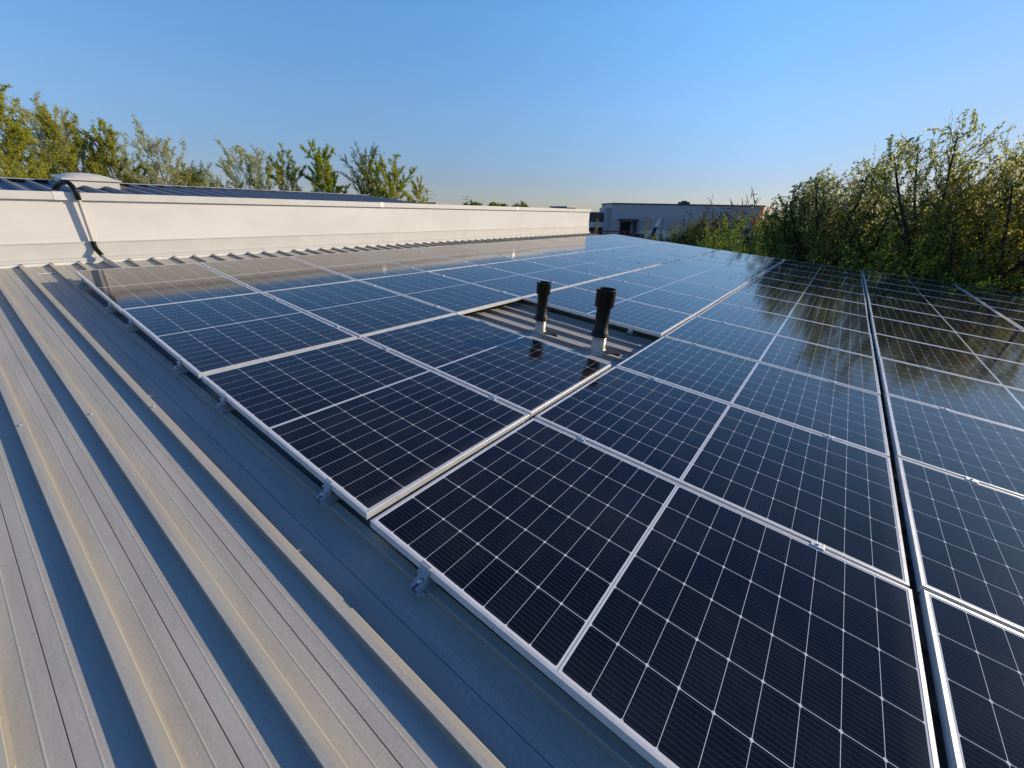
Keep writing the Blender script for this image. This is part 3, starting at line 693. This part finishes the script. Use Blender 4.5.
def wander(rng, p, d, L, n, bend=0.15, up=0.0):
    pts = [np.array(p, float)]; d = np.array(d, float); d /= np.linalg.norm(d)
    for i in range(n):
        d = d + rng.normal(size=3)*bend + np.array((0, 0, up)); d /= np.linalg.norm(d)
        pts.append(pts[-1] + d*L/n)
    return pts
def pick(path, t):
    x = t*(len(path)-1); i = min(int(x), len(path)-2); f = x-i
    return path[i]*(1-f) + path[i+1]*f, (path[i+1]-path[i])/np.linalg.norm(path[i+1]-path[i])

def make_tree(seed, H, R, r0, style, nleaf, lsize, lean=(0, 0)):
    """returns (wood MB, leaf centres, sizes, axes)"""
    rng = np.random.default_rng(seed); wood = MB(); twigs = []
    def tube(path, ra, rb, n): wood.tube([Vector(p) for p in path], [ra + (rb-ra)*i/(len(path)-1) for i in range(len(path))], n, cap=False)
    if style == 'birch':
        trunk = wander(rng, (0, 0, -0.2), (lean[0], lean[1], 1), H, 14, 0.035, 0.02)
        tube(trunk, r0, 0.015, 7)
        nb = int(30 + H*1.6)
        for i in range(nb):
            t = 0.22 + 0.76*(i/nb)**0.9; p, d = pick(trunk, t); az = i*2.4 + rng.uniform(-.5, .5)
            L = R*(0.30 + 1.0*math.sin(math.pi*min(1, (t-0.12)/0.95))**0.8)*rng.uniform(0.65, 1.25)
            el = rng.uniform(1.1, 2.1)
            br = wander(rng, p, (math.cos(az), math.sin(az), el), L*1.6, 6, 0.08, 0.03); tube(br, max(0.012, r0*0.34*(1-t)+0.012), 0.006, 4)
            for q in range(int(5+L*2.2)):
                u = rng.uniform(0.25, 1.0); pp, dd = pick(br, u); v = dd*0.7 + rng.normal(size=3)*0.5 + np.array((0, 0, 0.35))
                tw = wander(rng, pp, v, L*rng.uniform(0.22, 0.5)*(1.2-u*0.5), 3, 0.15, -0.02); tube(tw, 0.008, 0.003, 3); twigs.append(tw)
            twigs.append(br[3:])
    elif style == 'cherry':
        fork = H*rng.uniform(0.46, 0.56)
        trunk = wander(rng, (0, 0, -0.2), (lean[0], lean[1], 1), fork+0.2, 4, 0.05, 0.02); tube(trunk, r0, r0*0.75, 9)
        nl = 8
        for i in range(nl):
            az = i*2*math.pi/nl + rng.uniform(-.4, .4); sp = R/(H-fork)*(1.05 if i % 2 else 0.5)*rng.uniform(0.8, 1.2)
            L = (H-fork)*rng.uniform(0.9, 1.08)
            limb = wander(rng, trunk[-1], (math.cos(az)*sp+lean[0]*1.2, math.sin(az)*sp+lean[1]*1.2, 1), L, 10, 0.035, 0.012); tube(limb, r0*0.55, 0.012, 6)
            nb = int(10 + L*3.0)
            for b in range(nb):
                t = 0.08 + 0.9*b/nb; p, d = pick(limb, t); a2 = b*2.4 + rng.uniform(-.5, .5)
                l2 = min(R, 2.0)*(0.80-0.42*t)*rng.uniform(0.5, 1.05)
                br = wander(rng, p, d*0.75 + np.array((math.cos(a2), math.sin(a2), 0.25)), l2, 6, 0.10, 0.05); tube(br, 0.022*(1.2-t), 0.005, 4)
                twigs.append(br[1:])
                for q in range(int(3+l2*2.4)):
                    u = rng.uniform(0.2, 0.95); pp, dd = pick(br, u); v = dd + rng.normal(size=3)*0.55 + np.array((0, 0, 0.45))
                    tw = wander(rng, pp, v, rng.uniform(0.3, 0.95), 4, 0.06, 0.05); tube(tw, 0.006, 0.003, 3); twigs.append(tw)
            twigs.append(limb[6:])
    else:   # shrub: many stems from the ground
        ns = int(14 + R*6) if nleaf > 3000 else int(40 + R*14)
        for i in range(ns):
            az = rng.uniform(0, 2*math.pi); rr = R*math.sqrt(rng.uniform(0, 1)); p = (rr*0.55*math.cos(az), rr*0.55*math.sin(az), 0)
            st = wander(rng, p, (math.cos(az)*rr/R*0.45, math.sin(az)*rr/R*0.45, 1), H*rng.uniform(0.6, 1.0)*(1-0.25*(rr/R)**2), 7, 0.09, 0.02); tube(st, r0, 0.006, 4)
            for b in range(int(7+H*1.6)):
                t = rng.uniform(0.15, 0.98); pp, dd = pick(st, t)
                tw = wander(rng, pp, dd*0.6 + rng.normal(size=3)*0.6 + np.array((0, 0, 0.2)), rng.uniform(0.35, 0.9)*min(1.4, 0.4+R*0.4), 4, 0.12, 0.03); tube(tw, 0.009 if nleaf > 3000 else 0.036, 0.003 if nleaf > 3000 else 0.016, 3); twigs.append(tw)
            twigs.append(st[4:])
    if nleaf <= 0: return wood, None, None, None
    lens = np.array([sum(np.linalg.norm(w[i+1]-w[i]) for i in range(len(w)-1)) for w in twigs]); 
    wgt = lens*rng.uniform(0.25, 1.6, size=len(lens)); cnt = rng.multinomial(nleaf, wgt/wgt.sum())
    C = []; S = []; Ax = []
    for w, k in zip(twigs, cnt):
        for _ in range(k):
            p, d = pick(w, rng.uniform(0.05, 1.0)); C.append(p + rng.normal(size=3)*lsize*(0.42 if style == 'cherry' else 0.62)); Ax.append(d); S.append(lsize*rng.uniform(0.6, 1.35))
    return wood, C, S, Ax
_cache = {}
def plant(name, label, cat, group, u, D, vtop, key, bark, leaf, nleaf, lsize, R, r0, style, lean=(0, 0), rotz=0.0, parts=('trunk', 'crown'), seed=1, sc=1.0):
    base = at(u, D); H = (at(u, D, vtop).z - GZ)*sc
    t = thing(name, Matrix.Translation(base) @ Matrix.Rotation(rotz, 4, 'Z'), label, cat, group)
    mul, szm = {'birch': (6.5, 0.50), 'cherry': (3.0, 0.82), 'shrub': (3.2, 0.85)}[style]
    lean = (RW[0][0]*lean[0] + RW[0][2]*lean[1], RW[1][0]*lean[0] + RW[1][2]*lean[1])
    wood, C, S, Ax = make_tree(seed, H, R, r0, style, int(nleaf*mul), lsize*szm, lean)
    zz = np.array(wood.v)[:, 2]; k = H/np.quantile(np.array(C)[:, 2], 0.993) if C is not None else H/zz.max()
    wood.v = [(x, y, z*k) for x, y, z in wood.v]
    if C is not None: C = np.array(C)*np.array((1, 1, k))
    if style == 'cherry':                          # draw stray limbs in so that the crown closes to a rounded dome
        zc = H*0.70; hz = H*0.30; Re = R*1.15
        def pull(P):
            P = np.array(P, float); c = np.stack([P[:, 2]*lean[0], P[:, 2]*lean[1], np.full(len(P), zc)], 1); d = P - c
            wv = 1 + 0.10*np.sin(3*np.arctan2(d[:, 1], d[:, 0]) + seed) + 0.07*np.sin(P[:, 2]*2.3 + seed)
            rho = np.sqrt((d[:, 0]/Re)**2 + (d[:, 1]/Re)**2 + (np.maximum(d[:, 2], 0)/hz)**2)/wv
            f = np.where(rho > 0.85, (0.85 + 0.30*(1-np.exp(-(rho-0.85)/0.45)))/np.maximum(rho, 1e-6), 1.0)
            up_ = P[:, 2] > H*0.45
            P[up_] = (c + d*f[:, None])[up_]; return P
        wood.v = [tuple(q) for q in pull(wood.v)]; C = pull(C)
    wm = bpy.data.meshes.new(parts[0]); wm.from_pydata(wood.v, [], wood.f); wm.materials.append(bark); wm.polygons.foreach_set('use_smooth', wood.sm)
    link(parts[0], wm, t)
    if C is not None:
        link(parts[1], leaves_mesh(parts[1], C, S, np.random.default_rng(seed+99), leaf, Ax), t)
    return t

GL = 'spring trees beyond the upper roof'
left = [  # u, D, vtop, leaf, nleaf, lsize, R, label
 (-8, 40, 132, L_PALE, 1500, .16, 1.9, 'greyish almost bare tree at the left picture edge'),
 (6, 36, 158, L_SPRING, 3200, .17, 1.9, 'low olive tree at the left picture edge under the bare crown'),
 (32, 40, 94, L_SPRING, 8500, .18, 2.5, 'tallest yellow green tree, leftmost of the tall spring trees'),
 (50, 42, 112, L_LIME, 4500, .18, 1.9, 'leaning bright green tree right of the tallest spring tree'),
 (68, 44, 102, L_PALE, 4200, .17, 2.2, 'tall pale silvery tree directly above the skylight'),
 (91, 43, 112, L_PALE, 4000, .17, 2.0, 'pale thin tree above the right side of the skylight'),
 (108, 42, 120, L_SPRING, 4500, .18, 1.9, 'olive green tree just right of the skylight'),
 (124, 46, 141, L_PALE, 2600, .17, 1.6, 'low greyish tree between the olive tree and narrow tree'),
 (141, 42, 126, L_SPRING, 5000, .18, 1.5, 'narrow pointed yellow green tree standing apart'),
 (173, 42, 129, L_PALE, 3400, .17, 2.2, 'sparse grey green tree standing alone with open crown'),
 (157, 46, 165, L_SPRING, 3200, .18, 2.2, 'low bushy olive tree between narrow tree and sparse tree'),
 (190, 46, 166, L_SPRING, 2800, .18, 2.0, 'low bushy tree right of the sparse grey tree'),
 (209, 48, 167, L_GREEN, 3000, .18, 2.0, 'low dark green tree in the gap of the tree row'),
 (230, 48, 171, L_LIME, 2400, .18, 1.8, 'lowest lime green tree in the gap of the tree row'),
 (255, 44, 147, L_PALE, 4200, .17, 2.5, 'wide pale tree with bare grey branches'),
 (272, 47, 152, L_SPRING, 2600, .17, 1.7, 'thin yellowish tree leaning on the wide pale tree'),
 (296, 44, 152, L_SPRING, 4600, .18, 1.5, 'short pointed yellow tree right of the wide pale tree'),
 (316, 47, 168, L_GREEN, 2600, .18, 1.5, 'low dark green tree at the foot of the lime tree'),
 (335, 44, 145, L_LIME, 6200, .18, 1.7, 'bright lime green upright tree'),
 (363, 46, 148, L_GREEN, 2300, .17, 1.9, 'open grey tree with thin dark leaves beside the lime tree'),
 (380, 46, 158, L_SPRING, 3600, .18, 1.7, 'yellow green tree between the open tree and roundest tree'),
 (398, 45, 159, L_LIME, 6200, .18, 2.0, 'roundest bright yellow green tree near the row end'),
 (417, 48, 178, L_SPRING, 2600, .18, 1.4, 'last small yellow tree where the upper roof ends'),
]
for i, (u, D, vt, lf, nl, ls, R, lab) in enumerate(left):
    plant('spring_tree', lab, 'tree', GL, u, D, vt, None, M_BARKP if lf is not L_GREEN else M_TWIG, lf, nl, ls, R*0.82, 0.14, 'birch', (0.06*math.sin(i*2.1), 0.04*math.cos(i*1.7)), i*0.9, seed=20+i)
for u, vt, D, lab in ((474, 200.5, 85, 'left of three dark green treetops showing over the wall'), (497, 201.5, 85, 'middle of three dark green treetops showing over the wall'), (520, 202.3, 88, 'right of three dark green treetops showing over the wall')):
    plant('distant_tree', lab, 'tree', 'distant treetops over the white wall', u, D, vt, None, M_TWIG, L_GREEN, 2200, .32, 2.6, 0.16, 'cherry', seed=int(u))

GR = 'trees beyond the far roof edge'
right = [ # u, D, vtop, leaf, nleaf, lsize, R, lean, label
 (804, 20, 181, L_DARK, 5600, .085, 1.5, (0, 0), 'dense dark green tree, lowest and leftmost of the right trees'),
 (826, 20, 174, L_CHERRY, 4600, .085, 1.5, (0.01, 0), 'dark tree with upright tufted twigs left of the pointed tree'),
 (852, 18.5, 150, L_CHERRY, 5600, .08, 1.6, (0, 0.02), 'pointed blossoming tree rising between lower dark trees'),
 (884, 19, 186, L_DARK, 4600, .085, 1.5, (0, 0), 'dark bushy tree between the pointed tree and the tallest tree'),
 (932, 16.5, 117, L_CHERRY, 8500, .08, 2.1, (-0.01, 0.02), 'tallest blossoming tree with dark leaning trunk'),
 (982, 16.5, 150, L_GOLD, 6500, .08, 1.9, (0.06, 0.02), 'golden leaved tree leaning right beside the tallest tree'),
 (1022, 15.5, 152, L_GOLD, 6000, .08, 2.0, (0.03, 0), 'golden tree cut by the right picture edge'),
]
for i, (u, D, vt, lf, nl, ls, R, ln, lab) in enumerate(right):
    plant('cherry_tree', lab, 'tree', GR, u, D, vt, None, M_BARKD, lf, nl, ls, R, 0.13, 'cherry', ln, 0.0, seed=(70, 71, 72, 73, 175, 176, 76)[i])
for i, (u, vt, D) in enumerate(((800, 205, 33), (835, 203, 31), (868, 205, 34), (905, 200, 30), (950, 203, 31), (990, 200, 30), (1030, 205, 29))):
    plant('background_tree', 'dim green tree %s in the row behind the right hand trees' % ('first', 'second', 'third', 'fourth', 'fifth', 'sixth', 'seventh')[i] + ' from the left', 'tree', 'row of trees behind the right hand trees', u, D, vt + 4, None, M_BARKD, (L_GREEN, L_LIME)[i % 2], 6000, .14, 2.6, 0.12, 'cherry', seed=200+i)
GS = 'shrubs under the right hand trees'
und = [
 (786, 23, 210, L_DARK, 5000, .11, 1.6, 'dark shrub at the left foot of the right hand trees'),
 (812, 20, 216, L_DARK, 6500, .10, 2.0, 'dark shrub below the tufted tree'),
 (842, 18.5, 220, L_GREEN, 6500, .095, 1.8, 'green shrub below the pointed tree'),
 (872, 18, 222, L_DARK, 6500, .095, 1.8, 'dark shrub left of the tallest trunk'),
 (900, 17.5, 225, L_GREEN, 6500, .09, 1.7, 'green shrub touching the tallest trunk'),
 (938, 16.5, 238, L_SUNLIT, 3300, .085, 1.6, 'sunlit lime shrub between the two leaning trunks'),
 (972, 16, 228, L_SUNLIT, 4200, .085, 1.7, 'sunlit lime shrub below the golden leaning tree'),
 (1008, 15.5, 222, L_SUNLIT, 4500, .085, 1.8, 'largest sunlit lime shrub near the right picture edge'),
 (1045, 15, 225, L_GREEN, 6000, .085, 1.8, 'green shrub cut by the right picture edge'),
]
for i, (u, D, vt, lf, nl, ls, R, lab) in enumerate(und):
    plant('shrub', lab, 'shrub', GS, u, D, vt, None, M_TWIG, lf, nl, ls, R, 0.02, 'shrub', seed=120+i, parts=('stems', 'foliage'))
GM = 'bushes between the array and the warehouse'
mid = [
 (686, 46, 230, L_HEDGE, 6500, .17, 3.4, 'low olive bush at the left end of the far hedge'),
 (704, 44, 224, L_HEDGE, 7000, .17, 3.4, 'yellow green bush left of the bare shrub'),
 (722, 42, 221, L_HEDGE, 7000, .17, 3.0, 'olive bush right in front of the bare shrub'),
 (746, 36, 226, L_GREEN, 7000, .15, 2.8, 'bright green bush right of the bare shrub'),
 (764, 32, 222, L_GREEN, 6500, .14, 2.4, 'dark green bush between bare shrub and right trees'),
 (668, 50, 235, L_HEDGE, 4000, .17, 2.6, 'smallest olive bush, next to the feather flag'),
]
for i, (u, D, vt, lf, nl, ls, R, lab) in enumerate(mid):
    plant('bush', lab, 'bush', GM, u, D, vt, None, M_TWIG, lf, nl, ls, R, 0.03, 'shrub', seed=150+i, parts=('stems', 'foliage'))
plant('bare_shrub', 'large brown bare twigged shrub in front of the warehouse', 'shrub', None, 736, 45, 206, None, M_TWIG, L_PALE, 500, .10, 3.0, 0.055, 'shrub', seed=171, parts=('stems', 'buds'))
plant('bare_shrub', 'smaller bare twigged shrub left of the large bare shrub', 'shrub', None, 716, 52, 214, None, M_TWIG, L_PALE, 250, .10, 2.2, 0.05, 'shrub', seed=172, parts=('stems', 'buds'))
plant('autumn_tree', 'rust orange leaved tree peeping over the right warehouse corner', 'tree', None, 771, 42, 205, None, M_BARKD, L_RUST, 1500, .16, 1.0, 0.12, 'birch', seed=181)
for u, vt, lab in ((648, 218, 'thin young tree before the warehouse, left of the flag'), (677, 220, 'thin young tree before the warehouse, right of the flag'), (598, 219, 'young yellow tree beside the dark office wing')):
    plant('young_tree', lab, 'tree', 'young trees before the warehouse', u, 100, vt, None, M_BARKP, L_HEDGE, 70, .36, 0.6, 0.08, 'birch', seed=int(u))
